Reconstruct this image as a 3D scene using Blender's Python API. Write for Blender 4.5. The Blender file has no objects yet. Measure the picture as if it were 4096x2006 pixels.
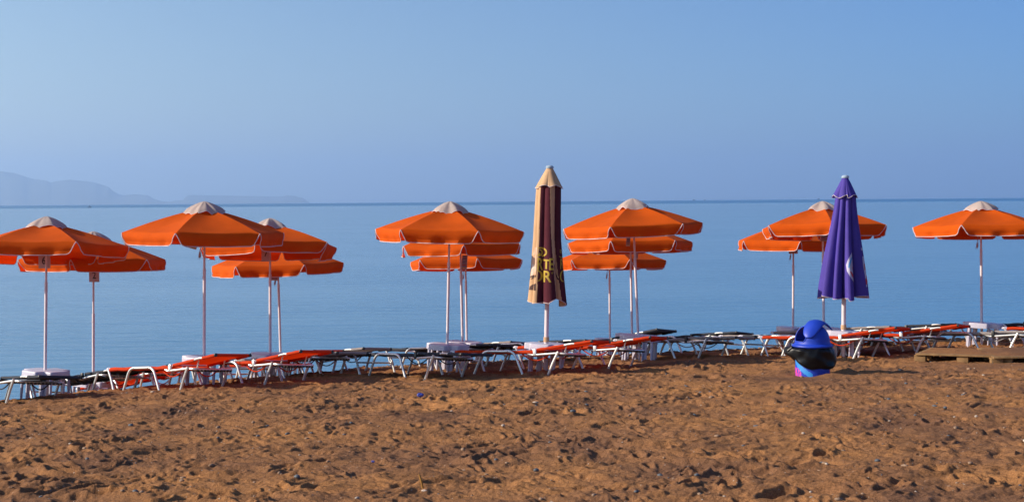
import bpy, bmesh, math, random
import numpy as np
from mathutils import Vector, Matrix
random.seed(11); rng = np.random.default_rng(5)
R = math.radians
scn = bpy.context.scene
# ------------------------------------------------------------------ camera, sky, sun, exposure
FPX = 5600.0; PITCH = 2.071; ROLL = -0.00757
EYE = Vector((0, 0, 3.3))
cd = bpy.data.cameras.new('camera'); cd.sensor_width = 36; cd.lens = 36 * FPX / 4096
cd.clip_start = .1; cd.clip_end = 120000
cam = bpy.data.objects.new('camera', cd); scn.collection.objects.link(cam)
CAMM = Matrix.Rotation(R(90 - PITCH), 4, 'X') @ Matrix.Rotation(ROLL, 4, 'Z')
cam.matrix_world = Matrix.Translation(EYE) @ CAMM
scn.camera = cam
SUN_EL = 26.0; SUN_AZ = 8.0            # elevation; degrees the sun stands on the land side of due left
sd = Vector((-math.cos(R(SUN_AZ)) * math.cos(R(SUN_EL)), -math.sin(R(SUN_AZ)) * math.cos(R(SUN_EL)), math.sin(R(SUN_EL))))
w = bpy.data.worlds.new('World'); scn.world = w; w.use_nodes = True
nt = w.node_tree; bg = nt.nodes['Background']
sky = nt.nodes.new('ShaderNodeTexSky'); sky.sky_type = 'NISHITA'; sky.sun_disc = False
sky.sun_elevation = R(SUN_EL); sky.sun_rotation = math.atan2(sd.x, sd.y)
sky.air_density = 1.0; sky.dust_density = 0.6; sky.ozone_density = 3.0; sky.altitude = 0
hs = nt.nodes.new('ShaderNodeHueSaturation'); hs.inputs['Saturation'].default_value = 1.05
wt = nt.nodes.new('ShaderNodeTexCoord'); wsx = nt.nodes.new('ShaderNodeSeparateXYZ'); nt.links.new(wt.outputs['Generated'], wsx.inputs[0])
wr = nt.nodes.new('ShaderNodeMapRange'); wr.inputs['From Min'].default_value = -.38; wr.inputs['From Max'].default_value = .38; nt.links.new(wsx.outputs['X'], wr.inputs['Value'])
wm = nt.nodes.new('ShaderNodeMixRGB'); wm.inputs[1].default_value = (.98, .94, .93, 1); wm.inputs[2].default_value = (.31, .54, .87, 1); nt.links.new(wr.outputs[0], wm.inputs[0])
wx_ = nt.nodes.new('ShaderNodeMixRGB'); wx_.blend_type = 'MULTIPLY'; wx_.inputs[0].default_value = 1
nt.links.new(sky.outputs[0], hs.inputs['Color']); nt.links.new(hs.outputs[0], wx_.inputs[1]); nt.links.new(wm.outputs[0], wx_.inputs[2]); nt.links.new(wx_.outputs[0], bg.inputs[0]); bg.inputs[1].default_value = 0.105
sl = bpy.data.lights.new('sun', 'SUN'); sl.energy = 5.0; sl.angle = R(.5); sl.color = (1, .87, .70)
so = bpy.data.objects.new('sun', sl); scn.collection.objects.link(so)
so.rotation_euler = sd.to_track_quat('Z', 'Y').to_euler()
scn.view_settings.view_transform = 'Standard'; scn.view_settings.look = 'None'
scn.view_settings.exposure = 0.55; scn.view_settings.gamma = 1; scn.view_settings.use_curve_mapping = False
scn.cycles.use_denoising = True
scn.cycles.volume_bounces = 3
scn.cycles.max_bounces = 8
# ------------------------------------------------------------------ helpers
C = scn.collection
def pray(px, py):
    d = CAMM.to_3x3() @ Vector(((px - 2048) / FPX, -(py - 1003) / FPX, -1))
    return d / d.y
def at(px, py, D):
    return EYE + pray(px, py) * D
def xat(px, D, py=1400):
    return at(px, py, D).x
def smooth(a, b, x):
    t = np.clip((np.asarray(x, float) - a) / (b - a), 0, 1); return t * t * (3 - 2 * t)
_T = [-60, -20, 5, 10, 15, 18, 20, 22, 24, 26, 27.3, 28.4, 31, 40, 60, 400]
_D = [1.0, 1.45, 1.72, 1.88, 2.08, 2.23, 2.345, 2.53, 2.78, 3.03, 3.12, 3.3, 3.7, 5.2, 7.5, 30]
_ft = np.linspace(-60, 60, 1201); _fd = np.interp(_ft, _T, _D)
_k = np.exp(-np.linspace(-2, 2, 21) ** 2); _k /= _k.sum(); _fd = np.convolve(np.pad(_fd, 10, 'edge'), _k, 'valid')
def G0(X, Y):
    X = np.asarray(X, float); Y = np.asarray(Y, float)
    t = Y - .36 * X
    t = np.where(Y > 20, Y - .36 * X - .03 * (Y - 20) * 0, t)
    d = np.where(t < 59, np.interp(t, _ft, _fd), np.interp(t, _T, _D))
    d = d + np.clip((-X - 2.5) * .08, 0, .4) * smooth(19, 22.5, t)
    d = d + np.clip((-X - 3.6) * .026, 0, .3) * smooth(13, 18.5, t)
    return 3.3 - d
def g0(x, y): return float(G0(x, y))
def hit(px, py):
    d = pray(px, py); D = 5.0
    while D < 60:
        p = EYE + d * D
        if p.z < g0(p.x, p.y): return p
        D += .05
    return EYE + d * 20
def tag(o, label=None, cat=None, group=None, kind=None):
    if label: o['label'] = label
    if cat: o['category'] = cat
    if group: o['group'] = group
    if kind: o['kind'] = kind
    return o
def empty(name, loc, rot=None):
    o = bpy.data.objects.new(name, None); C.objects.link(o); o.empty_display_size = .1
    o.location = loc
    if rot is not None: o.rotation_euler = rot
    return o
def mesh_obj(name, me, parent=None):
    o = bpy.data.objects.new(name, me); C.objects.link(o)
    if parent is not None: o.parent = parent
    return o
def mesh_from(name, verts, faces, mats, parent=None, mi=None, smooth_=True):
    me = bpy.data.meshes.new(name); me.from_pydata([tuple(v) for v in verts], [], faces)
    if not isinstance(mats, (list, tuple)): mats = [mats]
    for m in mats: me.materials.append(m)
    if mi is not None: me.polygons.foreach_set('material_index', mi)
    me.polygons.foreach_set('use_smooth', [smooth_] * len(faces)); me.update()
    return mesh_obj(name, me, parent)
class MB:
    """collects tubes, boxes and grids into ONE mesh"""
    def __init__(s): s.v = []; s.f = []; s.m = []
    def add(s, verts, faces, m=0):
        b = len(s.v); s.v += [tuple(v) for v in verts]; s.f += [tuple(i + b for i in f) for f in faces]; s.m += [m] * len(faces); return s
    def tube(s, pts, r, n=8, m=0, cap=True, closed=False):
        pts = [Vector(p) for p in pts]; N = len(pts); rs = r if isinstance(r, (list, tuple)) else [r] * N
        vs = []; up = None
        for i, p in enumerate(pts):
            a = pts[(i - 1) % N] if closed else pts[max(i - 1, 0)]; b = pts[(i + 1) % N] if closed else pts[min(i + 1, N - 1)]
            t = (b - a).normalized()
            if up is None:
                up = Vector((0, 0, 1)) if abs(t.z) < .9 else Vector((0, 1, 0))
            x = t.cross(up)
            if x.length < 1e-5: x = t.cross(Vector((1, .1, 0)))
            x.normalize(); up = x.cross(t).normalized()
            for k in range(n):
                q = 2 * math.pi * k / n; vs.append(p + (x * math.cos(q) + up * math.sin(q)) * rs[i])
        fs = []
        for i in range(N if closed else N - 1):
            j = (i + 1) % N
            for k in range(n): fs.append((i * n + k, i * n + (k + 1) % n, j * n + (k + 1) % n, j * n + k))
        if cap and not closed: fs.append(tuple(range(n - 1, -1, -1))); fs.append(tuple((N - 1) * n + k for k in range(n)))
        return s.add(vs, fs, m)
    def box(s, c, size, m=0, rot=None, bev=0):
        bm = bmesh.new(); bmesh.ops.create_cube(bm, size=1); bmesh.ops.scale(bm, vec=size, verts=bm.verts)
        if bev: bmesh.ops.bevel(bm, geom=bm.edges[:], offset=bev, segments=2, affect='EDGES', profile=.5)
        M = Matrix.Translation(c) @ (rot.to_4x4() if rot is not None else Matrix.Identity(4))
        vs = [M @ v.co for v in bm.verts]; bm.verts.index_update(); fs = [tuple(v.index for v in f.verts) for f in bm.faces]; bm.free()
        return s.add(vs, fs, m)
    def grid(s, fn, nu, nv, m=0):
        vs = [fn(i / nu, j / nv) for j in range(nv + 1) for i in range(nu + 1)]
        fs = [(j * (nu + 1) + i, j * (nu + 1) + i + 1, (j + 1) * (nu + 1) + i + 1, (j + 1) * (nu + 1) + i) for j in range(nv) for i in range(nu)]
        return s.add(vs, fs, m)
    def build(s, name, mats, parent=None, smooth_=True, sharp=True):
        o = mesh_from(name, s.v, s.f, mats, parent, s.m, smooth_)
        if smooth_ and sharp:
            o.data.set_sharp_from_angle(angle=R(42))
        return o
def copy_tree(o, parent=None):
    c = o.copy(); C.objects.link(c)
    if parent is not None: c.parent = parent
    for ch in list(o.children): copy_tree(ch, c)
    return c
def bez(p, n=8):
    """round the corners of a polyline: p = [(pt, radius)...]"""
    out = []
    P = [Vector(a) for a, _ in p]
    for i, (a, r) in enumerate(p):
        a = Vector(a)
        if i in (0, len(p) - 1) or r == 0: out.append(a); continue
        u = (P[i - 1] - a); v = (P[i + 1] - a); ru = min(r, u.length * .49); rv = min(r, v.length * .49)
        s0 = a + u.normalized() * ru; s1 = a + v.normalized() * rv
        for k in range(n + 1):
            t = k / n; out.append(s0 * (1 - t) ** 2 + a * 2 * t * (1 - t) + s1 * t * t)
    return out
# ------------------------------------------------------------------ materials
def mat(name, col, rough=.5, metal=0, var=0, vscale=8, bump=0, bscale=60, spec=.5, col2=None, trans=None, tfac=.3, coat=0, dirt=None):
    m = bpy.data.materials.new(name); m.use_nodes = True; n = m.node_tree.nodes; l = m.node_tree.links
    b = n['Principled BSDF']; b.inputs['Roughness'].default_value = rough; b.inputs['Metallic'].default_value = metal
    b.inputs['Specular IOR Level'].default_value = spec; b.inputs['Base Color'].default_value = (*col, 1)
    if coat: b.inputs['Coat Weight'].default_value = coat
    tc = n.new('ShaderNodeTexCoord')
    if var or col2:
        nz = n.new('ShaderNodeTexNoise'); nz.inputs['Scale'].default_value = vscale; nz.inputs['Detail'].default_value = 5
        oi = n.new('ShaderNodeObjectInfo'); ad = n.new('ShaderNodeVectorMath'); ad.operation = 'ADD'
        cb = n.new('ShaderNodeCombineXYZ'); mm = n.new('ShaderNodeMath'); mm.operation = 'MULTIPLY'; mm.inputs[1].default_value = 37
        l.new(oi.outputs['Random'], mm.inputs[0]); l.new(mm.outputs[0], cb.inputs[0]); l.new(tc.outputs['Object'], ad.inputs[0]); l.new(cb.outputs[0], ad.inputs[1])
        l.new(ad.outputs[0], nz.inputs['Vector'])
        rp = n.new('ShaderNodeValToRGB'); c2 = col2 or tuple(c * (1 - var) for c in col)
        rp.color_ramp.elements[0].position = .35; rp.color_ramp.elements[1].position = .65
        rp.color_ramp.elements[0].color = (*c2, 1); rp.color_ramp.elements[1].color = (*col, 1)
        l.new(nz.outputs['Fac'], rp.inputs[0]); l.new(rp.outputs[0], b.inputs['Base Color'])
    if bump:
        nb = n.new('ShaderNodeTexNoise'); nb.inputs['Scale'].default_value = bscale; nb.inputs['Detail'].default_value = 4
        bp = n.new('ShaderNodeBump'); bp.inputs['Strength'].default_value = bump; bp.inputs['Distance'].default_value = .01
        l.new(tc.outputs['Object'], nb.inputs['Vector']); l.new(nb.outputs['Fac'], bp.inputs['Height']); l.new(bp.outputs[0], b.inputs['Normal'])
    if trans:
        t = n.new('ShaderNodeBsdfTranslucent'); t.inputs[0].default_value = (*trans, 1)
        mx = n.new('ShaderNodeMixShader'); mx.inputs[0].default_value = tfac
        l.new(b.outputs[0], mx.inputs[1]); l.new(t.outputs[0], mx.inputs[2]); l.new(mx.outputs[0], n['Material Output'].inputs[0])
    return m
M_or = mat('orange_canvas', (.66, .10, .003), .85, var=.12, vscale=5, bump=.25, bscale=14, spec=.15, trans=(1, .05, .003), tfac=.24)
M_cream = mat('cream_canvas', (.52, .44, .40), .9, var=.12, vscale=7, bump=.3, bscale=18, spec=.1, trans=(.9, .55, .25), tfac=.22)
M_pipe = mat('white_piping', (.66, .55, .57), .7, spec=.2, var=.15, vscale=20)
M_pole = mat('white_painted_steel', (.74, .66, .69), .38, var=.12, vscale=12, spec=.5)
M_rib = mat('grey_rib_steel', (.45, .44, .45), .4, metal=.4, var=.2, vscale=12)
M_alu = mat('brushed_aluminium', (.80, .82, .80), .33, metal=.55, var=.12, vscale=16)
M_sling_o = mat('orange_sling_fabric', (.62, .060, .010), .75, var=.15, vscale=9, bump=.2, bscale=40, spec=.2, trans=(1, .05, .004), tfac=.32)
M_sling_k = mat('charcoal_sling_fabric', (.040, .045, .060), .7, var=.3, vscale=9, bump=.2, bscale=40, spec=.2)
M_sling_g = mat('grey_sling_fabric', (.33, .29, .28), .8, var=.15, vscale=9, bump=.2, bscale=40, spec=.2, trans=(.5, .4, .35), tfac=.15)
M_black = mat('black_plastic', (.012, .012, .013), .45, var=.3, vscale=20)
M_plastic = mat('white_moulded_plastic', (.52, .50, .60), .35, var=.1, vscale=6, bump=.05, bscale=10)
M_board = mat('board_card', (.50, .40, .42), .6, var=.15, vscale=10)
M_ink = mat('black_ink', (.015, .012, .02), .6, var=.2)
M_bd_blue = mat('board_blue_print', (.10, .14, .30), .6, var=.3, vscale=30)
M_bd_red = mat('board_red_print', (.45, .05, .06), .6, var=.2)
M_bd_yel = mat('board_yellow_print', (.6, .36, .04), .6, var=.2)
M_cord = mat('worn_cord', (.42, .32, .30), .8, var=.3, vscale=30)
M_maroon = mat('maroon_canvas', (.085, .017, .028), .85, var=.2, vscale=6, bump=.25, bscale=12, spec=.15)
M_beige = mat('beige_canvas', (.66, .42, .24), .88, var=.14, vscale=6, bump=.25, bscale=12, spec=.12, trans=(.8, .45, .2), tfac=.15)
M_gold = mat('gold_lettering', (.52, .36, .03), .7, var=.35, vscale=14)
M_brown = mat('dark_brown_print', (.07, .03, .025), .8, var=.2)
M_tan = mat('tan_picture_print', (.62, .30, .16), .85, var=.4, vscale=9, col2=(.72, .60, .52))
M_purple = mat('purple_canvas', (.075, .05, .33), .72, var=.12, vscale=6, bump=.25, bscale=12, spec=.25, trans=(.2, .05, .5), tfac=.12)
M_lining = mat('pale_lining', (.62, .50, .52), .9, var=.12, vscale=6)
M_logo_w = mat('pale_print', (.52, .50, .66), .8, var=.1)
M_logo_r = mat('red_print', (.50, .03, .05), .8, var=.1)
M_logo_b = mat('light_blue_print', (.08, .30, .60), .8, var=.1)
M_hub = mat('blue_grey_cap', (.35, .45, .55), .4, var=.1)
M_bin = mat('blue_plastic', (.008, .045, .46), .5, var=.12, vscale=5, bump=.04, bscale=20)
M_bag = mat('black_bag_film', (.004, .004, .005), .38, bump=.8, bscale=7, spec=.28)
M_pink = mat('pink_paint', (.80, .06, .30), .5, var=.2)
M_lblue = mat('light_blue_paint', (.03, .26, .72), .5, var=.2)
M_wood = mat('weathered_pallet_wood', (.25, .14, .055), .85, var=.4, vscale=7, bump=.5, bscale=30)
M_rope = M_cord
M_boat_w = mat('boat_hull_paint', (.04, .05, .09), .6); M_boat_d = mat('boat_dark_paint', (.03, .035, .06), .6)
M_gull = mat('gull_feathers', (.10, .10, .12), .8)
M_skin = mat('skin_and_cloth', (.05, .02, .03), .8)
M_blue_litter = mat('blue_litter_plastic', (.02, .04, .30), .5); M_twig = mat('reed_stalk', (.42, .20, .03), .8, var=.3, vscale=20)
M_shell = mat('shell', (.75, .62, .5), .6, var=.2, vscale=30)
# sand
def sand_mat():
    m = bpy.data.materials.new('sand'); m.use_nodes = True; n = m.node_tree.nodes; l = m.node_tree.links
    b = n['Principled BSDF']; b.inputs['Roughness'].default_value = .95; b.inputs['Specular IOR Level'].default_value = .12
    g = n.new('ShaderNodeNewGeometry')
    def noise(s, d=4, ro=.6):
        x = n.new('ShaderNodeTexNoise'); x.inputs['Scale'].default_value = s; x.inputs['Detail'].default_value = d; x.inputs['Roughness'].default_value = ro
        l.new(g.outputs['Position'], x.inputs['Vector']); return x
    n1 = noise(.7, 6, .65); r1 = n.new('ShaderNodeValToRGB'); l.new(n1.outputs['Fac'], r1.inputs[0])
    r1.color_ramp.elements[0].position = .36; r1.color_ramp.elements[0].color = (.20, .100, .055, 1)
    r1.color_ramp.elements[1].position = .66; r1.color_ramp.elements[1].color = (.395, .185, .070, 1)
    n2 = noise(90, 3, .8); r2 = n.new('ShaderNodeValToRGB'); l.new(n2.outputs['Fac'], r2.inputs[0])
    r2.color_ramp.elements[0].position = .33; r2.color_ramp.elements[0].color = (.48, .46, .46, 1)
    r2.color_ramp.elements[1].position = .62; r2.color_ramp.elements[1].color = (1.25, 1.25, 1.25, 1)
    mx = n.new('ShaderNodeMixRGB'); mx.blend_type = 'MULTIPLY'; mx.inputs[0].default_value = .85
    l.new(r1.outputs[0], mx.inputs[1]); l.new(r2.outputs[0], mx.inputs[2])
    # pebbly speckles
    v = n.new('ShaderNodeTexVoronoi'); v.inputs['Scale'].default_value = 26; l.new(g.outputs['Position'], v.inputs['Vector'])
    rv = n.new('ShaderNodeValToRGB'); rv.color_ramp.elements[0].position = .10; rv.color_ramp.elements[0].color = (1, 1, 1, 1)
    rv.color_ramp.elements[1].position = .17; rv.color_ramp.elements[1].color = (0, 0, 0, 1); l.new(v.outputs['Distance'], rv.inputs[0])
    sepc = n.new('ShaderNodeSeparateColor'); l.new(v.outputs['Color'], sepc.inputs[0])
    gt = n.new('ShaderNodeMath'); gt.operation = 'GREATER_THAN'; gt.inputs[1].default_value = .80; l.new(sepc.outputs[0], gt.inputs[0])
    mu = n.new('ShaderNodeMath'); mu.operation = 'MULTIPLY'; l.new(rv.outputs[0], mu.inputs[0]); l.new(gt.outputs[0], mu.inputs[1])
    rs = n.new('ShaderNodeValToRGB'); rs.color_ramp.elements[0].color = (.10, .08, .08, 1); rs.color_ramp.elements[1].color = (.55, .46, .38, 1); l.new(sepc.outputs[1], rs.inputs[0])
    mx2 = n.new('ShaderNodeMixRGB'); l.new(mu.outputs[0], mx2.inputs[0]); l.new(mx.outputs[0], mx2.inputs[1]); l.new(rs.outputs[0], mx2.inputs[2])
    # darker shingle towards the water line (z just above the sea)
    sp = n.new('ShaderNodeSeparateXYZ'); l.new(g.outputs['Position'], sp.inputs[0])
    rz = n.new('ShaderNodeMapRange'); rz.inputs['From Min'].default_value = .52; rz.inputs['From Max'].default_value = .34; l.new(sp.outputs['Z'], rz.inputs['Value'])
    mx3 = n.new('ShaderNodeMixRGB'); mx3.blend_type = 'MIX'; l.new(rz.outputs[0], mx3.inputs[0]); l.new(mx2.outputs[0], mx3.inputs[1])
    n4 = noise(16, 3, .7); r4 = n.new('ShaderNodeValToRGB'); l.new(n4.outputs['Fac'], r4.inputs[0]); r4.color_ramp.elements[0].position = .38; r4.color_ramp.elements[1].position = .62
    r4.color_ramp.elements[0].color = (.07, .055, .055, 1); r4.color_ramp.elements[1].color = (.30, .22, .18, 1); l.new(r4.outputs[0], mx3.inputs[2])
    l.new(mx3.outputs[0], b.inputs['Base Color'])
    nb = noise(38, 5, .75); bp = n.new('ShaderNodeBump'); bp.inputs['Strength'].default_value = .9; bp.inputs['Distance'].default_value = .026
    l.new(nb.outputs['Fac'], bp.inputs['Height']); l.new(bp.outputs[0], b.inputs['Normal'])
    return m
M_sand = sand_mat()
def sea_mat():
    m = bpy.data.materials.new('sea_water'); m.use_nodes = True; n = m.node_tree.nodes; l = m.node_tree.links
    b = n['Principled BSDF']; b.inputs['IOR'].default_value = 1.333
    g = n.new('ShaderNodeNewGeometry'); sp = n.new('ShaderNodeSeparateXYZ'); l.new(g.outputs['Position'], sp.inputs[0])
    # ruffled water beyond about a kilometre
    far = n.new('ShaderNodeMapRange'); far.inputs['From Min'].default_value = 900; far.inputs['From Max'].default_value = 1250; l.new(sp.outputs['Y'], far.inputs['Value'])
    mp = n.new('ShaderNodeMapping'); mp.inputs['Scale'].default_value = (.42, 1.5, 1); mp.inputs['Rotation'].default_value = (0, 0, R(-6)); l.new(g.outputs['Position'], mp.inputs[0])
    n1 = n.new('ShaderNodeTexNoise'); n1.inputs['Scale'].default_value = 1.0; n1.inputs['Detail'].default_value = 4; n1.inputs['Roughness'].default_value = .55; l.new(mp.outputs[0], n1.inputs['Vector'])
    bp = n.new('ShaderNodeBump'); bp.inputs['Distance'].default_value = .055; l.new(n1.outputs['Fac'], bp.inputs['Height'])
    # patches where the breeze touches down
    mp2 = n.new('ShaderNodeMapping'); mp2.inputs['Scale'].default_value = (.035, .11, 1); l.new(g.outputs['Position'], mp2.inputs[0])
    n2 = n.new('ShaderNodeTexNoise'); n2.inputs['Scale'].default_value = 1; n2.inputs['Detail'].default_value = 5; l.new(mp2.outputs[0], n2.inputs['Vector'])
    r2 = n.new('ShaderNodeMapRange'); r2.inputs['From Min'].default_value = .35; r2.inputs['From Max'].default_value = .68; r2.inputs['To Min'].default_value = .35; r2.inputs['To Max'].default_value = 1.0; l.new(n2.outputs['Fac'], r2.inputs['Value'])
    l.new(r2.outputs[0], bp.inputs['Strength'])
    l.new(bp.outputs[0], b.inputs['Normal'])
    rr = n.new('ShaderNodeMapRange'); rr.inputs['To Min'].default_value = .10; rr.inputs['To Max'].default_value = .30; l.new(far.outputs[0], rr.inputs['Value']); l.new(rr.outputs[0], b.inputs['Roughness'])
    mc = n.new('ShaderNodeMixRGB'); mc.inputs[1].default_value = (.010, .135, .27, 1); mc.inputs[2].default_value = (.02, .12, .28, 1); l.new(far.outputs[0], mc.inputs[0])
    l.new(mc.outputs[0], b.inputs['Base Color'])
    return m
M_sea = sea_mat()
# ------------------------------------------------------------------ the beach: one sheet
def vnoise(X, Y, seed):
    xi = np.floor(X).astype(np.int64); yi = np.floor(Y).astype(np.int64); fx = X - xi; fy = Y - yi
    def h(a, b):
        n_ = (a * 374761393 + b * 668265263 + seed * 974634777) & 0x7fffffff
        n_ = ((n_ ^ (n_ >> 13)) * 1274126177) & 0x7fffffff
        return ((n_ ^ (n_ >> 16)) & 0xffff) / 65535.0
    u = fx * fx * fx * (fx * (fx * 6 - 15) + 10); v = fy * fy * fy * (fy * (fy * 6 - 15) + 10)
    return (h(xi, yi) * (1 - u) + h(xi + 1, yi) * u) * (1 - v) + (h(xi, yi + 1) * (1 - u) + h(xi + 1, yi + 1) * u) * v
def hsh(a, b, seed):
    n_ = (a * 374761393 + b * 668265263 + seed * 974634777) & 0x7fffffff
    n_ = ((n_ ^ (n_ >> 13)) * 1274126177) & 0x7fffffff
    return ((n_ ^ (n_ >> 16)) & 0xffff) / 65535.0
def pits(X, Y, cell, rad, depth, seed, prob):
    out = np.zeros_like(X); ci = np.floor(X / cell).astype(np.int64); cj = np.floor(Y / cell).astype(np.int64)
    for di in (-1, 0, 1):
        for dj in (-1, 0, 1):
            a = ci + di; b = cj + dj
            px = (a + hsh(a, b, seed)) * cell; py = (b + hsh(a, b, seed + 1)) * cell
            on = hsh(a, b, seed + 2) < prob; th = hsh(a, b, seed + 3) * math.pi; s_ = .7 + .7 * hsh(a, b, seed + 4)
            dx = X - px; dy = Y - py; c = np.cos(th); s = np.sin(th)
            u = (dx * c + dy * s) / (rad * s_ * 1.35); v = (-dx * s + dy * c) / (rad * s_ * .72); r = np.sqrt(u * u + v * v)
            f = -np.exp(-(r ** 2) * 1.6) + .5 * np.exp(-((r - 1.45) ** 2) * 5)
            out += np.where(on, f * s_ * depth, 0)
    return out
def sand_detail(X, Y):
    wx = X + .25 * (vnoise(X * 2.2, Y * 2.2, 21) - .5); wy = Y + .25 * (vnoise(X * 2.2, Y * 2.2, 22) - .5)
    z = .05 * (vnoise(wx * .8, wy * .8, 1) - .5) + .030 * (vnoise(wx * 2.6, wy * 2.6, 2) - .5) + .028 * (vnoise(wx * 6.0, wy * 6.0, 8) - .5) \
        + .024 * (vnoise(wx * 10.5, wy * 10.5, 3) - .5) + .017 * (vnoise(wx * 21, wy * 21, 4) - .5) + .009 * (vnoise(X * 43, Y * 43, 5) - .5)
    patch = .65 + .8 * smooth(.3, .7, vnoise(X * .55, Y * .55, 77))
    z += patch * (pits(wx, wy, .36, .055, .030, 31, .55) + pits(wx, wy, .18, .030, .015, 61, .5)) + pits(wx, wy, .95, .10, .036, 91, .42)
    return z - .012
def build_beach():
    c = np.linspace(-.50, .50, 1150); o = .50 + np.cumsum(np.geomspace(.0012, 2.2, 70)); u = np.concatenate([-o[::-1], c, o])
    y = np.concatenate([np.array([-45, -25, -12, -5, -2, 0, 2, 4, 5, 6]), np.geomspace(6.5, 34, 980), np.geomspace(34.4, 70, 24)])
    Y, U = np.meshgrid(y, u, indexing='ij'); S = np.maximum(Y + 1.0, 5.0); X = U * S
    Z = G0(X, Y); t = Y - .36 * X
    fade = 1 - .72 * smooth(24.5, 26.8, t)
    dist = smooth(45, 20, np.hypot(X, Y))
    calm = np.ones_like(X)
    for (cx, cy, cr) in CALM: calm *= 1 - .85 * np.exp(-(((X - cx) ** 2 + (Y - cy) ** 2) / cr ** 2))
    Z = Z - .03 * (1 - calm) + sand_detail(X, Y) * fade * dist * calm + .03 * (vnoise(X * 12, Y * 12, 9) - .5) * smooth(25, 26.5, t)
    # sand heaped against the litter bin and over the pallet
    for (mx_, my_, rx, ry, hh) in MOUNDS:
        Z += hh * np.exp(-(((X - mx_) / rx) ** 2 + ((Y - my_) / ry) ** 2))
    ny, nu = X.shape; co = np.stack([X, Y, Z], -1).reshape(-1, 3).astype(np.float32)
    i = np.arange((ny - 1) * (nu - 1)); r_ = i // (nu - 1); c_ = i % (nu - 1); a = r_ * nu + c_
    F = np.stack([a, a + 1, a + nu + 1, a + nu], -1).astype(np.int32)
    me = bpy.data.meshes.new('beach'); me.vertices.add(len(co)); me.vertices.foreach_set('co', co.ravel())
    me.loops.add(F.size); me.loops.foreach_set('vertex_index', F.ravel()); me.polygons.add(len(F))
    me.polygons.foreach_set('loop_start', np.arange(0, F.size, 4, dtype=np.int32)); me.polygons.foreach_set('loop_total', np.full(len(F), 4, np.int32))
    me.update(calc_edges=True); me.polygons.foreach_set('use_smooth', np.ones(len(F), bool)); me.materials.append(M_sand)
    tag(mesh_obj('sand_beach', me), kind='structure')
BIN = at(3250, 1497, 16.8); PAL1 = (5.55, 18.25); PAL2 = (6.62, 17.75)
MOUNDS = [(BIN.x + .14, BIN.y - .36, .18, .09, .05), (PAL1[0] + .3, PAL1[1] - .75, .5, .15, .03)]
CALM = [(BIN.x - .05, BIN.y - .35, .45), (BIN.x, BIN.y, .4), (5.9, 17.6, .7), (6.6, 17.3, .6)]
build_beach()
# ------------------------------------------------------------------ sea (follows the curve of the earth)
RE = 6371000.0
def build_sea():
    yy = np.concatenate([np.linspace(14, 60, 24), np.geomspace(65, 30000, 110)]); xx = np.concatenate([-np.geomspace(30000, 40, 60), np.linspace(-35, 35, 15), np.geomspace(40, 30000, 60)])
    Y, X = np.meshgrid(yy, xx, indexing='ij'); Z = -(X * X + Y * Y) / (2 * RE)
    ny, nx = X.shape; vs = np.stack([X, Y, Z], -1).reshape(-1, 3)
    fs = [(j * nx + i, j * nx + i + 1, (j + 1) * nx + i + 1, (j + 1) * nx + i) for j in range(ny - 1) for i in range(nx - 1)]
    o = mesh_from('sea', vs.tolist(), fs, M_sea); tag(o, kind='structure')
build_sea()
# ------------------------------------------------------------------ far headland and island
def build_hills():
    D = 20000.0; m = mat('hazy_hillside', (.12, .13, .10), .95, var=.4, vscale=.002)
    prof = [(-900, 700), (-600, 660), (-300, 655), (-120, 668), (0, 683), (61, 692), (101, 705), (126, 713), (187, 722), (204, 729), (222, 724), (278, 717), (353, 725), (384, 730), (434, 746), (454, 764), (475, 775), (495, 780), (540, 776), (591, 780), (616, 794), (646, 803), (677, 806), (697, 801), (732, 799), (747, 782), (757, 779), (909, 781), (1085, 785), (1126, 785), (1151, 780), (1181, 782), (1191, 787), (1211, 790), (1241, 811), (1262, 818)]
    px = np.arange(-900, 1263, 4.0); py = np.interp(px, [p[0] for p in prof], [p[1] for p in prof])
    top = [at(a, b, D) for a, b in zip(px, py)]
    offs = [(-1500, 0), (-1050, .38), (-600, .70), (-250, .93), (0, 1), (500, .9), (1400, .5), (2600, 0)]
    vs = []; n = len(top)
    for dy, k in offs:
        for i, p in enumerate(top):
            h = max(p.z + 33, 2); q = .5 * (float(vnoise(np.array(i * .11), np.array(dy * .003), 7)) - .5) * (1 if 0 < k < 1 else 0)
            vs.append((p.x * (1 + dy / D), D + dy, -36 + h * max(0, k + q * .3)))
    fs = [(j * n + i, j * n + i + 1, (j + 1) * n + i + 1, (j + 1) * n + i) for j in range(len(offs) - 1) for i in range(n - 1)]
    tag(mesh_from('hills', vs, fs, m), kind='structure')
build_hills()
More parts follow.
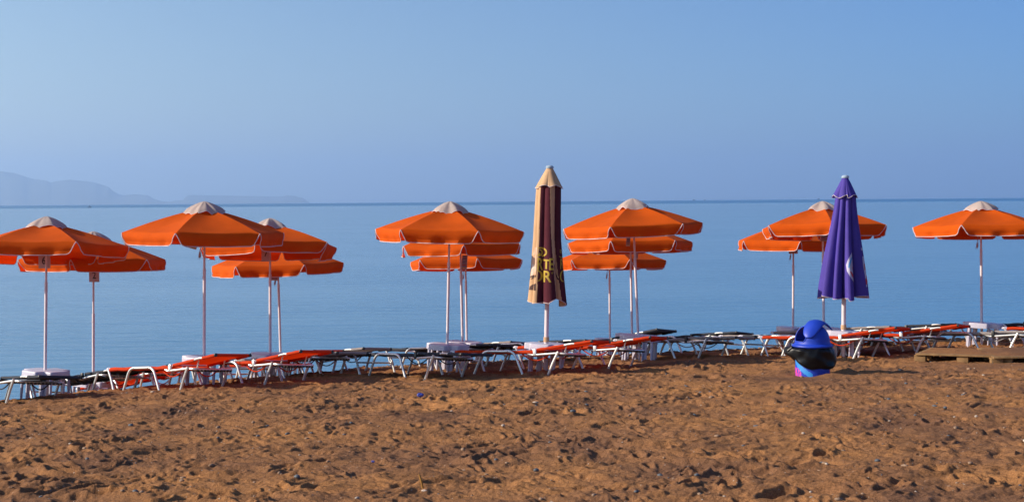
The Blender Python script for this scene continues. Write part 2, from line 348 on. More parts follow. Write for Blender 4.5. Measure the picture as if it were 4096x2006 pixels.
# ------------------------------------------------------------------ orange umbrellas
def hexcorner(k, r): a = math.pi / 3 * k; return Vector((r * math.cos(a), r * math.sin(a), 0))
def make_umbrella(Rr, H, seed, joint=1.45, cord=False, droop=0):
    rs = random.Random(seed); parts = {}
    mb = MB(); pipe = MB(); zap = H - .085; zc = H - .41
    def surf(k, u, v):    # k panel, u across, v from the apex outward
        a = hexcorner(k, 1); b = hexcorner(k + 1, 1); d = a.lerp(b, u)
        z = zap + (zc - zap) * v - .018 * math.sin(math.pi * v) * 1.0 + 0.018 * math.sin(math.pi * v)
        sag = -.030 * math.sin(math.pi * u) * math.sin(math.pi * min(v, 1)) ** .8 - .012 * math.sin(math.pi * u) * v
        inn = 1 - .022 * math.sin(math.pi * u) * v
        bulge = .022 * math.sin(math.pi * v)
        return Vector((d.x * Rr * v * inn, d.y * Rr * v * inn, z + sag + bulge))
    fl = []
    for k in range(6):
        mb.grid(lambda u, v, k=k: surf(k, u, .03 + .97 * v), 12, 12)
        dep = .155 + rs.uniform(-.012, .012); tilt = rs.uniform(-.05, .03); side = rs.uniform(-.03, .03); ph = rs.uniform(0, 6); wv = rs.uniform(.009, .020)
        n = (hexcorner(k, 1) + hexcorner(k + 1, 1)).normalized()
        e = (hexcorner(k + 1, 1) - hexcorner(k, 1)).normalized()
        def val(u, v, k=k, dep=dep, tilt=tilt, n=n, e=e, ph=ph, side=side, wv=wv):
            top = surf(k, u, 1); L = Rr; cut = (.070 + .008 * math.sin(ph)) * v ** .88
            # corner is rounded at the hem
            un = cut / L + u * (1 - 2 * cut / L)
            p = surf(k, un, 1); dd = dep * v
            edge = min(u, 1 - u); rnd = .016 * max(0, 1 - edge / .035) ** 2 * v ** 3
            p = p + Vector((0, 0, -1)) * (dd - rnd) + n * (tilt * v + wv * math.sin(5 * u * math.pi + ph) * v * v + .012 * math.sin(13 * u + ph * 2) * v * v + .006 * math.sin(31 * u + ph) * v ** 3 + .012 * math.sin(math.pi * min(1, v * 1.4))) + e * side * v * .4
            if droop and k == droop: p += Vector((0, 0, -.09 * v * (1 - u))) - n * .10 * v * (1 - u)
            return p
        mb.grid(val, 24, 7)
        line = [val(0, i / 7) for i in range(8)] + [val(i / 24, 1) for i in range(1, 24)] + [val(1, 1 - i / 7) for i in range(8)]
        pipe.tube([p + n * .001 for p in line], .0055, 6, cap=True)
    me_can = mb.build('canopy', M_or, None, sharp=False)
    bm = bmesh.new(); bm.from_mesh(me_can.data); bmesh.ops.remove_doubles(bm, verts=bm.verts, dist=.0008); bm.to_mesh(me_can.data); bm.free(); me_can.data.set_sharp_from_angle(angle=R(13))
    parts['canopy'] = me_can
    cp = pipe.build('piping', M_pipe, me_can)
    # wind cap
    cb = MB(); pc = MB(); rc = .268; phs = [rs.uniform(0, 6.28) for _ in range(4)]
    def cap(u, v):
        a = 2 * math.pi * u; kk = u * 6; fr = kk - math.floor(kk)
        rad = rc * v * (math.cos(math.pi / 6) / math.cos((fr - .5) * math.pi / 3))
        z = H - .008 - .130 * v ** 1.45 + (-.022 * v * math.sin(math.pi * fr) * .3) + v * v * (.018 * math.sin(a * 4 + phs[0]) + .012 * math.sin(a * 7 + phs[1])) + .006 * v * math.sin(a * 11 + phs[2])
        z -= .02 * max(0, v - .85) / .15
        return Vector((rad * math.cos(a), rad * math.sin(a), z))
    cb.grid(cap, 72, 8); pc.tube([cap(i / 72, 1) for i in range(72)], .0045, 5, closed=True)
    co = cb.build('wind_cap', M_cream, None, sharp=False)
    bm = bmesh.new(); bm.from_mesh(co.data); bmesh.ops.remove_doubles(bm, verts=bm.verts, dist=.0008); bm.to_mesh(co.data); bm.free()
    parts['cap'] = co; pc.build('cap_hem', M_pipe, co)
    p = MB(); p.tube([(0, 0, joint - .05), (0, 0, H - .06)], .0145, 12); parts['up'] = p.build('upper_pole', M_pole)
    p = MB(); p.tube([(0, 0, -.25), (0, 0, joint)], .0195, 14); p.tube([(0, 0, joint - .002), (0, 0, joint + .012)], .0215, 12); p.box((.022, 0, joint - .1), (.012, .012, .012)); parts['lo'] = p.build('lower_pole', M_pole)
    p = MB(); p.tube([(0, 0, H - .14), (0, 0, H - .06)], .028, 12); parts['hub'] = p.build('hub', M_black); p = MB(); p.tube([(0, 0, zc - .02), (0, 0, zc + .05)], .026, 12); parts['runner'] = p.build('runner', M_black)
    parts['ribs'] = []
    for k in range(6):
        p = MB(); c = hexcorner(k, Rr * .985); c.z = zc - .008; m_ = hexcorner(k, Rr * .55); m_.z = zap + (zc - zap) * .55 + .002
        h0 = hexcorner(k, .03); h0.z = H - .11; p.tube([h0, m_, c], .005, 6); q = hexcorner(k, .03); q.z = zc + .02; p.tube([q, m_], .004, 6)
        parts['ribs'].append(p.build('rib', M_rib))
    if cord:
        p = MB(); pts = []; x0 = .03
        for i in range(25):
            t = i / 24; pts.append((x0 + .035 * math.sin(t * math.pi) + cord * .02 * math.sin(t * 6), -.012, zc - .08 - .26 * math.sin(t * math.pi) ** .7 + .0 * t))
        p.tube(pts, .0022, 5); p.tube([(x0 + .012, -.012, zc - .05), (x0 + .02, -.012, zc - .25)], .0028, 5); p.tube([(x0 + .02, -.012, zc - .24), (x0 + .024, -.012, zc - .27), (x0 + .028, -.012, zc - .32)], [.006, .011, .012], 8)
        parts['cord'] = p.build('pull_cord', M_cord)
    root = empty('beach_umbrella', (0, 0, 0))
    for k in ('canopy', 'cap', 'up', 'lo', 'hub', 'runner', 'cord'):
        if k in parts: parts[k].parent = root
    for r_ in parts['ribs']: r_.parent = root
    return root
GU = 'orange hexagonal beach umbrellas'
# peak px, peak py (None: keep height), base px, D, radius in px, rotation of one corner (deg, screen sense), label
UMB = [
 (187, 862, 177, 18.0, 322, 172, None, 0, 0, 6.5, 'open orange umbrella with number 6 board, nearest at the left edge'),
 (376, -1034, 370, 19.9, 290, 150, 1.28, 0, 0, 2.5, 'open orange umbrella with number 2 board, low behind the leftmost one'),
 (818, 802, 815, 17.9, 322, 157, None, .8, 0, .8, 'large open orange umbrella left of centre with striped board under its front corner'),
 (1080, 869, 1080, 20.0, 288, 150, None, 0, 2, 6.5, 'open orange umbrella with number 7 board and a drooping left flap'),
 (1110, -1054, 1124, 22.2, 262, 178, 1.5, .6, 0, 1, 'lowest orange umbrella of the left centre cluster, striped board hanging by its pole'),
 (1800, 802, 1787, 19.35, 300, 186, None, 0, 0, 1, 'open orange umbrella just left of the folded brown one, front of three in a line'),
 (1840, -977, 1852, 21.8, 262, 205, 1.45, 0, 0, 1.5, 'second orange umbrella of the three left of the folded brown one'),
 (1862, -1040, 1868, 24.5, 236, 197, 1.45, 1, 0, 4.5, 'third and lowest orange umbrella of the three left of the folded brown one'),
 (2529, 790, 2557, 20.4, 283, 173, None, 0, 0, 1, 'leaning open orange umbrella right of the folded brown one, topmost of three'),
 (2520, -967, 2530, 22.9, 254, 172, 1.4, 0, 0, 3.5, 'middle orange umbrella of the three right of the folded brown one'),
 (2438, -1040, 2440, 25.6, 228, 194, 1.45, .5, 0, 3.5, 'lowest orange umbrella of the three, touching the folded brown one\'s right side'),
 (3290, 801, 3296, 21.5, 262, 155, None, 0, 0, 4.5, 'open orange umbrella partly behind the folded purple one, upper of two'),
 (3174, -960, 3172, 24.0, 238, 155, 1.4, .6, 0, 1, 'lower orange umbrella of the two left of the folded purple one'),
 (3923, 801, 3927, 21.5, 268, 184, None, .8, 0, 3, 'open orange umbrella cut by the right edge, alone above a white table'),
]
UB = []
for i, (px, py, bx, D, rp, rot, joint, cord, droop, lean, lab) in enumerate(UMB):
    Dt = D + 1.1 * math.sin(R(lean)); Db_ = D - 1.1 * math.sin(R(lean))       # poles lean a little towards the sea
    b = at(bx, 1450, Db_); b.z = g0(b.x, Db_)
    if py < 0: top = at(px, -py, Dt); top.z += .40
    else: top = at(px, py, Dt)
    ax = top - b; H = ax.length
    u = make_umbrella(rp * D / FPX, H, 100 + i, joint or 1.46, cord, droop)
    q = ax.to_track_quat('Z', 'Y'); 
    u.rotation_mode = 'QUATERNION'
    # rotate so one corner lies at screen angle rot: screen x = cos, towards the camera = sin
    u.rotation_quaternion = Vector((0, 0, 1)).rotation_difference(ax.normalized()) @ Matrix.Rotation(R(-rot), 4, 'Z').to_quaternion()
    u.location = b; tag(u, lab, 'umbrella', GU); UB.append((b, top, H, D))
# ------------------------------------------------------------------ writing
def text_mesh(body, size, name):
    cu = bpy.data.curves.new(name, 'FONT'); cu.body = body; cu.size = size; cu.offset = .018; cu.align_x = 'LEFT'; cu.resolution_u = 4
    o = bpy.data.objects.new(name, cu); C.objects.link(o); bpy.context.view_layer.update()
    me = o.to_mesh(); vs = [v.co.copy() for v in me.vertices]; fs = [tuple(p.vertices) for p in me.polygons]
    o.to_mesh_clear(); bpy.data.objects.remove(o); bpy.data.curves.remove(cu); return vs, fs
def fit_text(body, x0, x1, z0, z1):
    vs, fs = text_mesh(body, 1, 'lettering')
    ax = min(v.x for v in vs); bx = max(v.x for v in vs); ay = min(v.y for v in vs); by = max(v.y for v in vs)
    return [Vector((x0 + (v.x - ax) / (bx - ax) * (x1 - x0), z0 + (v.y - ay) / (by - ay) * (z1 - z0), 0)) for v in vs], fs
# ------------------------------------------------------------------ boards hanging from the umbrellas
def board(px0, py0, px1, py1, D, label, num=None, lines=False, tilt=0, yaw=0, cut=None):
    c = at((px0 + px1) / 2, (py0 + py1) / 2, D); wd = (px1 - px0) * D / FPX; h = (py1 - py0) * D / FPX
    root = empty('hanging_board', c, (0, R(tilt), R(yaw)))
    mb = MB(); mb.box((0, 0, 0), (wd, .006, h), bev=.001); mb.build('panel', M_board, root)
    mb = MB(); mb.tube([(-.2 * wd, 0, h / 2 - .005), (0, .004, h / 2 + .05), (.2 * wd, 0, h / 2 - .005)], .0018, 5); mb.build('hanging_cord', M_cord, root)
    if num:
        vs, fs = fit_text(num, cut[0] * wd, cut[1] * wd, cut[2] * h, cut[3] * h)
        mb = MB(); mb.add([(v.x, -.0045, v.y) for v in vs], fs); mb.build('numeral', M_ink, root, smooth_=False)
    if lines:
        mb = MB(); rr = random.Random(int(px0)); n = 9
        for k in range(n):
            zz = h / 2 - h * (k + .6) / (n + .4); m_ = 0 if k not in (6, 8) else (1 if k == 6 else 2)
            x1_ = .44 - rr.uniform(0, .08)
            mb.box((0, -.0045, zz), (wd * 2 * x1_, .002, h / n * .55), m_)
        mb.build('print', [M_bd_blue, M_bd_red, M_bd_yel], root, smooth_=False)
    tag(root, label, 'sign', 'boards hung under the umbrellas')
board(154, 1006, 201, 1072, 18.06, 'pale board with black number 6 half hidden by its umbrella pole', '6', cut=(-.2, .12, -.26, .2))
board(356, 1062, 397, 1127, 19.7, 'pink board with black number 2 hanging before the second pole from the left', '2', cut=(-.16, .18, -.3, .14))
board(1046, 998, 1077, 1045, 19.9, 'small pale board with black number 7 on a pole left of centre', '7', cut=(-.14, .3, -.08, .42))
board(751, 936, 793, 994, 17.15, 'tilted striped price board seen in the front notch of the large left umbrella', lines=True, tilt=16)
board(1084, 1088, 1112, 1121, 22.1, 'dark striped board beside the pole of the lowest left centre umbrella', lines=True, tilt=3)
board(1847, 1020, 1869, 1076, 21.7, 'narrow colourful board between two poles left of the folded brown umbrella', lines=True, tilt=4)
board(2505, 944, 2521, 984, 20.2, 'narrow pale board just left of the leaning umbrella pole', lines=True, tilt=5)
board(2541, 1004, 2552, 1034, 22.8, 'thin board edge right of the two poles below the leaning umbrella', tilt=4)
board(3281, 930, 3315, 965, 21.3, 'grey lined board under the umbrella behind the folded purple one', lines=True)
board(3155, 986, 3191, 1014, 23.8, 'grey lined board low on the pole left of the folded purple umbrella', lines=True)
# ------------------------------------------------------------------ folded umbrellas
def folded(name, base, top, prof, nf, amp, seed, mats, band, hem_amp, label, cap_r, cap_h, pole_r, logos, ph0=0, hub_col=M_hub):
    """prof: [(z below top, radius)], lathe with folds"""
    rs = random.Random(seed); ax = top - base; H = ax.length; root = empty(name, base)
    root.rotation_mode = 'QUATERNION'; root.rotation_quaternion = Vector((0, 0, 1)).rotation_difference(ax.normalized())
    NT = 288; NZ = 90; zs = [p[0] for p in prof]; rr = [p[1] for p in prof]; zmax = zs[-1]
    a1 = [rs.uniform(.7, 1.3) for _ in range(nf)]; off = [rs.uniform(-.14, .14) for _ in range(nf)]
    TH = np.linspace(0, 2 * np.pi, NT + 1)[:-1]
    def rad(th, z):
        f = z / zmax; base_r = np.interp(z, zs, rr)
        q = (th + ph0 + .10 * math.sin(3 * th + seed) ) / (2 * math.pi) * nf; k = int(math.floor(q)) % nf; fr = q - math.floor(q)
        w_ = abs(math.sin(math.pi * (fr))) ** .95; A = amp * (.35 + .65 * f) * a1[k]
        return base_r * (1 - A * (1 - w_)) * (1 + .02 * math.sin(th * 2 + z * 3 + seed))
    def pt(th, z):
        f = z / zmax; hem = hem_amp * f ** 6 * (math.sin(th * nf * .5 + seed) * .6 + math.sin(th * 3 + seed) * .6)
        r_ = rad(th, z); sway = .012 * math.sin(z * 2.2 + seed)
        return Vector((r_ * math.sin(th) + sway, -r_ * math.cos(th), H - z - hem))
    grid = [[pt(t, zs[0] + (zmax - zs[0]) * j / NZ) for t in TH] for j in range(NZ + 1)]
    vs = [p for row in grid for p in row]; fs = []; mi = []
    for j in range(NZ):
        for i in range(NT):
            fs.append((j * NT + i, j * NT + (i + 1) % NT, (j + 1) * NT + (i + 1) % NT, (j + 1) * NT + i)[::-1])
            th = math.degrees(TH[i] + math.pi / NT); th = (th + 180) % 360 - 180
            mi.append(band(th, (j + .5) / NZ))
    # inner lining: offset inward, turning under at the hem
    nb = len(vs)
    for j in range(NZ - 22, NZ + 1):
        for i in range(NT):
            p = grid[j][i]; q = Vector((p.x * .955, p.y * .955, p.z - (.0 if j < NZ else .0))); vs.append(q)
    rows = 23
    for j in range(rows - 1):
        for i in range(NT): fs.append((nb + j * NT + i, nb + j * NT + (i + 1) % NT, nb + (j + 1) * NT + (i + 1) % NT, nb + (j + 1) * NT + i)); mi.append(len(mats) - 1)
    for i in range(NT):
        fs.append((NZ * NT + i, NZ * NT + (i + 1) % NT, nb + (rows - 1) * NT + (i + 1) % NT, nb + (rows - 1) * NT + i)); mi.append(len(mats) - 1)
    # tucked folds inside
    can = mesh_from('folded_canopy', vs, fs, mats, root, mi)
    pp = MB(); pp.tube([grid[NZ][i] for i in range(0, NT, 2)], .0045, 5, closed=True); pp.build('hem_piping', M_pipe, can)
    # top flap
    cb = MB()
    def cap(u, v):
        th = 2 * math.pi * u; fold = 1 + (.16 * v) * (abs(math.sin(th * nf / 2 + .6)) ** .7 - .5)
        r_ = (.03 + (cap_r - .03) * v ** .92) * fold
        return Vector((r_ * math.sin(th), -r_ * math.cos(th), H - .012 - cap_h * v - .022 * v ** 3 * math.sin(th * nf / 2 * 1.0 + seed)))
    cb.grid(cap, 160, 16); cf = cb.build('top_flap', mats[0], root, sharp=False)
    bm = bmesh.new(); bm.from_mesh(cf.data); bmesh.ops.remove_doubles(bm, verts=bm.verts, dist=.0004); bm.to_mesh(cf.data); bm.free()
    pp = MB(); pp.tube([cap(i / 160, 1) for i in range(160)], .004, 5, closed=True); pp.build('flap_hem', M_pipe, cf)
    fb = MB(); fb.tube([(0, 0, H - .03), (0, 0, H - .012), (0, 0, H + .004), (0, 0, H + .012)], [.052, .054, .042, .012], 20); fb.build('finial', hub_col, root)
    pb = MB(); pb.tube([(0, 0, -.3), (0, 0, H - .05)], pole_r, 16); pb.build('pole', M_pole, root)
    cb = MB(); cb.tube([(0, 0, .37), (0, 0, .435)], pole_r + .008, 16); cb.build('pole_collar', M_wood if name == 'folded_parasol' else M_beige, root)
    # project prints onto the cloth (front side), lifted 3 mm
    G = np.array([[(p.x, p.y, p.z) for p in row] for row in grid])
    def front_y(x, z):
        f = (H - z - zs[0]) / (zmax - zs[0]) * NZ; j = int(min(max(f, 0), NZ - 1)); t = f - j
        row = G[j] * (1 - t) + G[min(j + 1, NZ)] * t; x0 = row[:, 0]; x1 = np.roll(x0, -1); y0 = row[:, 1]; y1 = np.roll(y0, -1)
        msk = (x0 - x) * (x1 - x) <= 0
        if not msk.any(): return 0.0
        d = x1[msk] - x0[msk]; d[abs(d) < 1e-9] = 1e-9; yy = y0[msk] + (y1[msk] - y0[msk]) * (x - x0[msk]) / d
        return float(yy.min())
    def stamp(nm, vs2, fs2, m_, lift=.004):
        bm = bmesh.new(); bv = [bm.verts.new((v.x, 0, v.y)) for v in vs2]
        for f in fs2:
            try: bm.faces.new([bv[i] for i in f])
            except ValueError: pass
        bmesh.ops.triangulate(bm, faces=bm.faces[:])
        xs = [v.co.x for v in bm.verts]; zz = [v.co.z for v in bm.verts]
        x = min(xs) + .006
        while x < max(xs):
            bmesh.ops.bisect_plane(bm, geom=bm.verts[:] + bm.edges[:] + bm.faces[:], plane_co=(x, 0, 0), plane_no=(1, 0, 0)); x += .006
        z = min(zz) + .03
        while z < max(zz):
            bmesh.ops.bisect_plane(bm, geom=bm.verts[:] + bm.edges[:] + bm.faces[:], plane_co=(0, 0, z), plane_no=(0, 0, 1)); z += .03
        kill = []
        for v in bm.verts:
            y = front_y(v.co.x, v.co.z)
            if y == 0.0: kill.append(v)
            v.co.y = y - lift; 
        bmesh.ops.delete(bm, geom=kill, context='VERTS')
        me = bpy.data.meshes.new(nm); bm.to_mesh(me); bm.free(); me.materials.append(m_)
        mesh_obj(nm, me, can)
    S_ = {'stamp': stamp, 'H': H}
    logos(S_); tag(root, label, 'umbrella', None); return root
def arc_strip(cx, cz, rx, rz, a0, a1, w0, w1, n=22):
    vs = []; 
    for i in range(n + 1):
        t = i / n; a = R(a0 + (a1 - a0) * t); wv = w0 + (w1 - w0) * t; wv *= .35 + .65 * math.sin(math.pi * min(max(t, .02), .98)) ** .5
        vs.append(Vector((cx + (rx - wv) * math.cos(a), cz + (rz - wv) * math.sin(a), 0))); vs.append(Vector((cx + (rx + wv) * math.cos(a), cz + (rz + wv) * math.sin(a), 0)))
    return vs, [(2 * i, 2 * i + 1, 2 * i + 3, 2 * i + 2) for i in range(n)]
def poly(pts): return [Vector((a, b, 0)) for a, b in pts], [tuple(range(len(pts)))]
# brown and beige
Db = 18.6; sb = Db / FPX
bb = at(2183, 1482, Db); bb.z = g0(bb.x, Db); bt = at(2199, 664, Db)
axis_x = lambda py: 2199 - (py - 664) * (16 / 818)
Hb = (bt - bb).length
def P(px, py): return ((px - axis_x(py)) * sb, Hb - (py - 664) * sb)
def band_b(th, f):
    e = [-42 + 6 * f, 2 + 24 * f, 28 + 22 * f, 88 - 6 * f]
    if th < e[0] and th > -130: return 0
    if e[0] <= th < e[1]: return 1
    if e[1] <= th < e[2]: return 0
    if e[2] <= th < 120: return 1
    return 0 if int((th + 360) / 40) % 2 else 1
def logos_b(S_):
    st = S_['stamp']
    def T(body, x0, y0, x1, y1, m_=M_gold, nm='lettering'):
        a = P(x0, y1); b = P(x1, y0); vs, fs = fit_text(body, a[0], b[0], a[1], b[1]); st(nm, vs, fs, m_)
    T('R', 2148, 1029, 2172, 1078); T('T', 2169, 1034, 2198, 1072); T('E', 2195, 1029, 2214, 1076)
    c = P(2148, 1100); vs, fs = arc_strip(c[0], c[1], 18 * sb, 20 * sb, -85, 85, 4 * sb, 4 * sb); st('lettering', vs, fs, M_gold)
    T('R', 2171, 1079, 2205, 1124)
    c = P(2207.5, 1087); vs, fs = arc_strip(c[0], c[1], 3.6 * sb, 3.6 * sb, 0, 359, .6 * sb, .6 * sb); st('registered_mark', vs, fs, M_gold)
    T('R', 2205.5, 1085, 2209.5, 1090, nm='registered_mark')
    c = P(2160, 1006); vs, fs = arc_strip(c[0], c[1], 24 * sb, 17 * sb, 112, -75, 3.2 * sb, 3.4 * sb); st('swirl_emblem', vs, fs, M_gold)
    c = P(2154, 1008); vs, fs = arc_strip(c[0], c[1], 14 * sb, 12 * sb, 80, -110, 3 * sb, 2.6 * sb); st('swirl_emblem', vs, fs, M_gold)
    vs, fs = poly([P(2150, 1018), P(2158, 1008), P(2162, 1012), P(2154, 1021)]); st('swirl_emblem', vs, fs, M_gold)
    T('R', 2240, 1032, 2254, 1072); 
    c = P(2252, 1100); vs, fs = arc_strip(c[0], c[1], 11 * sb, 21 * sb, 60, 285, 2.6 * sb, 2.8 * sb); st('lettering', vs, fs, M_gold)
    for dy in (0, 8):
        vs, fs = poly([P(2238, 993 + dy), P(2244, 998 + dy), P(2250, 993 + dy), P(2250, 997 + dy), P(2244, 1003 + dy), P(2238, 997 + dy)]); st('swirl_emblem', vs, fs, M_gold)
    c = P(2244, 1018); vs, fs = arc_strip(c[0], c[1], 8 * sb, 8 * sb, 200, 350, 1.8 * sb, 1.4 * sb); st('swirl_emblem', vs, fs, M_gold)
    # picture on the beige gore
    vs, fs = poly([P(2137, 990), P(2146, 988), P(2143, 1095), P(2124, 1103), P(2127, 1060), P(2132, 1020)]); st('picture_print', vs, fs, M_tan)
    vs, fs = poly([P(2121, 1105), P(2130, 1100), P(2142, 1098), P(2141, 1104), P(2126, 1117), P(2124, 1114), P(2130, 1107), P(2121, 1109)]); st('picture_print', vs, fs, M_brown)
    vs, fs = poly([P(2116, 1148), P(2128, 1138), P(2141, 1130), P(2141, 1136), P(2130, 1144), P(2126, 1150), P(2140, 1149), P(2140, 1158), P(2114, 1159)]); st('picture_print', vs, fs, M_brown)
    vs, fs = poly([P(2217, 1050), P(2221, 1085), P(2229, 1105), P(2238, 1117), P(2238, 1121), P(2227, 1112), P(2219, 1094), P(2215, 1060)]); st('vine_print', vs, fs, M_brown)
prof_b = [(.27 * .0 + .10, .05), (.20, .12), (.29, .165), (.5, .172), (.7, .177), (1.0, .19), (1.25, .212), (1.5, .235), (1.7, .255), (1.86, .272)]
prof_b = [(a * 18.6 / 19.2, b * 1.0) for a, b in prof_b]
folded('folded_umbrella', bb, bt, prof_b, 7, .40, 3, [M_beige, M_maroon, M_beige], band_b, .05, 'tall folded umbrella in beige and dark maroon gores with gold lettering', .172, .265, .029, logos_b, ph0=1.2)
# purple
Dp = 19.9; sp_ = Dp / FPX
pb_ = at(3373, 1404, Dp); pb_.z = g0(pb_.x, Dp); ptp = at(3381, 703, Dp); Hp = (ptp - pb_).length
axis_p = lambda py: 3381 - (py - 703) * (8 / 700)
def PP(px, py): return ((px - axis_p(py)) * sp_, Hp - (py - 703) * sp_)
def logos_p(S_):
    st = S_['stamp']
    def W(pts, m_, nm, lift=.004): vs, fs = poly([PP(a, b) for a, b in pts]); st(nm, vs, fs, m_, lift)
    W([(3392, 1006), (3393, 1020), (3380, 1040), (3372, 1062), (3371, 1085), (3380, 1102), (3396, 1112), (3396, 1124), (3380, 1104), (3368, 1080), (3366, 1055), (3372, 1036), (3382, 1018)], M_logo_w, 'oval_emblem')
    W([(3371, 1085), (3373, 1068), (3390, 1058), (3396, 1062), (3396, 1112), (3380, 1102)], M_logo_w, 'oval_emblem')
    W([(3393, 1020), (3396, 1022), (3384, 1046), (3377, 1066), (3372, 1066), (3374, 1050), (3380, 1036)], M_logo_b, 'oval_emblem', .006)
    W([(3379, 1081), (3383, 1079), (3396, 1096), (3396, 1110), (3386, 1098)], M_logo_r, 'oval_emblem', .0065)
    W([(3391, 1063), (3396, 1060), (3396, 1078), (3391, 1072)], M_logo_r, 'oval_emblem', .0065)
    W([(3432, 989), (3446, 989), (3449, 1001), (3433, 998)], M_logo_w, 'letter_print')
    W([(3437, 1022), (3455, 1025), (3461, 1056), (3467, 1100), (3472, 1132), (3449, 1143), (3445, 1100), (3438, 1056)], M_logo_w, 'letter_print')
    W([(3442, 1056), (3446, 1053), (3457, 1052), (3461, 1075), (3459, 1076), (3455, 1056), (3450, 1057), (3450, 1078), (3444, 1079)], M_logo_r, 'letter_print', .0065)
    W([(3446, 1111), (3466, 1101), (3470, 1126), (3448, 1134)], M_logo_r, 'letter_print', .0065)
prof_p = [(.09, .05), (.18, .11), (.29, .145), (.5, .17), (.7, .20), (.95, .245), (1.2, .29), (1.38, .32), (1.56, .352), (1.72, .372)]
folded('folded_umbrella', pb_, ptp, prof_p, 9, .46, 8, [M_purple, M_purple, M_lining], lambda th, f: 0, .03, 'folded purple umbrella with red and white emblem right of centre', .165, .28, .031, logos_p, ph0=.9)
# ------------------------------------------------------------------ white plastic tables round the poles
def make_table():
    a = .145; L = .275; Ht = .355; sk = .08; r_ = .03
    plan = [(a, a), (a, L), (-a, L), (-a, a), (-L, a), (-L, -a), (-a, -a), (-a, -L), (a, -L), (a, -a), (L, -a), (L, a)]
    root = empty('beach_table', (0, 0, 0))
    def ring(z, off):
        out = []
        for i, (x, y) in enumerate(plan):
            p0 = Vector(plan[i - 1]); p1 = Vector((x, y)); p2 = Vector(plan[(i + 1) % 12]); u = (p1 - p0).normalized(); v = (p2 - p1).normalized()
            n1 = Vector((u.y, -u.x)); n2 = Vector((v.y, -v.x)); n = (n1 + n2); n = n / max(n.dot(n1), .3); p = p1 - n * (-off)
            out.append((p.x, p.y, z))
        return out
    # outward offset sign
    bm = bmesh.new(); vs = [bm.verts.new((x, y, Ht)) for x, y in plan]; f = bm.faces.new(vs[::-1]); f.normal_update()
    if f.normal.z < 0: f.normal_flip()
    ex = bmesh.ops.extrude_face_region(bm, geom=[f]); bmesh.ops.translate(bm, vec=(0, 0, -sk), verts=[v for v in ex['geom'] if isinstance(v, bmesh.types.BMVert)])
    bmesh.ops.recalc_face_normals(bm, faces=bm.faces)
    ve = [e for e in bm.edges if abs(e.verts[0].co.z - e.verts[1].co.z) > .01]; bmesh.ops.bevel(bm, geom=ve, offset=.03, segments=4, affect='EDGES', profile=.5)
    te = [e for e in bm.edges if all(v.co.z > Ht - .001 for v in e.verts)]; bmesh.ops.bevel(bm, geom=te, offset=.014, segments=3, affect='EDGES', profile=.5)
    me = bpy.data.meshes.new('table_top'); bm.to_mesh(me); bm.free(); me.materials.append(M_plastic); o = mesh_obj('table_top', me, root)
    me.polygons.foreach_set('use_smooth', [True] * len(me.polygons)); me.set_sharp_from_angle(angle=R(40))
    # four angled inner columns and eight slim outer legs
    for sx in (1, -1):
        for sy in (1, -1):
            mb = MB()
            mb.box((sx * (a - .008), sy * (a + .016), .10), (.014, .055, .33)); mb.box((sx * (a + .016), sy * (a - .008), .10), (.055, .014, .33))
            mb.build('leg', M_plastic, root, smooth_=False)
            lx, ly = (a - .014, L - .016) if sx * sy > 0 else (L - .016, a - .014)
            mb = MB(); mb.tube([(sx * lx * 1.02, sy * ly * 1.02, -.05), (sx * (lx - .004), sy * (ly - .004), Ht - sk + .02)], [.015, .022], 10); mb.build('leg', M_plastic, root)
    return root
tab0 = make_table(); first = True
TAB = [(UB[0][0], -33, 'white table at the foot of the number 6 umbrella pole'), (UB[1][0], -30, 'white table round the pole of the number 2 umbrella'),
 (UB[2][0], -28, 'white table beside the first raised orange lounger from the left'), (UB[3][0], -30, 'white table behind the second raised orange lounger from the left'),
 (UB[4][0], -36, 'white table half hidden at the pole of the rearmost left centre umbrella'),
 (UB[5][0], -33, 'white table with sunlit left side at the front pole left of the folded brown umbrella'), (UB[6][0], -40, 'shaded white table at the second pole left of the folded brown umbrella'), (UB[7][0], -30, 'white table seen behind the bluish one, at the third pole'),
 (bb, -24, 'table in blue shade at the foot of the folded brown umbrella'),
 (UB[8][0], -33, 'white table at the leaning umbrella pole, above a raised orange lounger'), (UB[9][0], -25, 'white table at the middle pole right of the folded brown umbrella'), (UB[10][0], -35, 'white table at the thin pole just behind the black lounger back'),
 (UB[11][0], -30, 'white table at the pole directly behind the blue litter bin'), (UB[12][0], -38, 'low white table left of the blue litter bin'),
 (pb_, -30, 'white table at the foot of the folded purple umbrella'), (UB[13][0], -34, 'white table standing alone at the far right umbrella pole')]
for p, yaw, lab in TAB:
    t = tab0 if first else copy_tree(tab0); first = False
    t.location = (p.x, p.y, g0(p.x, p.y) - .005); t.rotation_euler = (R(-3), R(2), R(yaw)); tag(t, lab, 'table', 'white plastic tables round the umbrella poles')
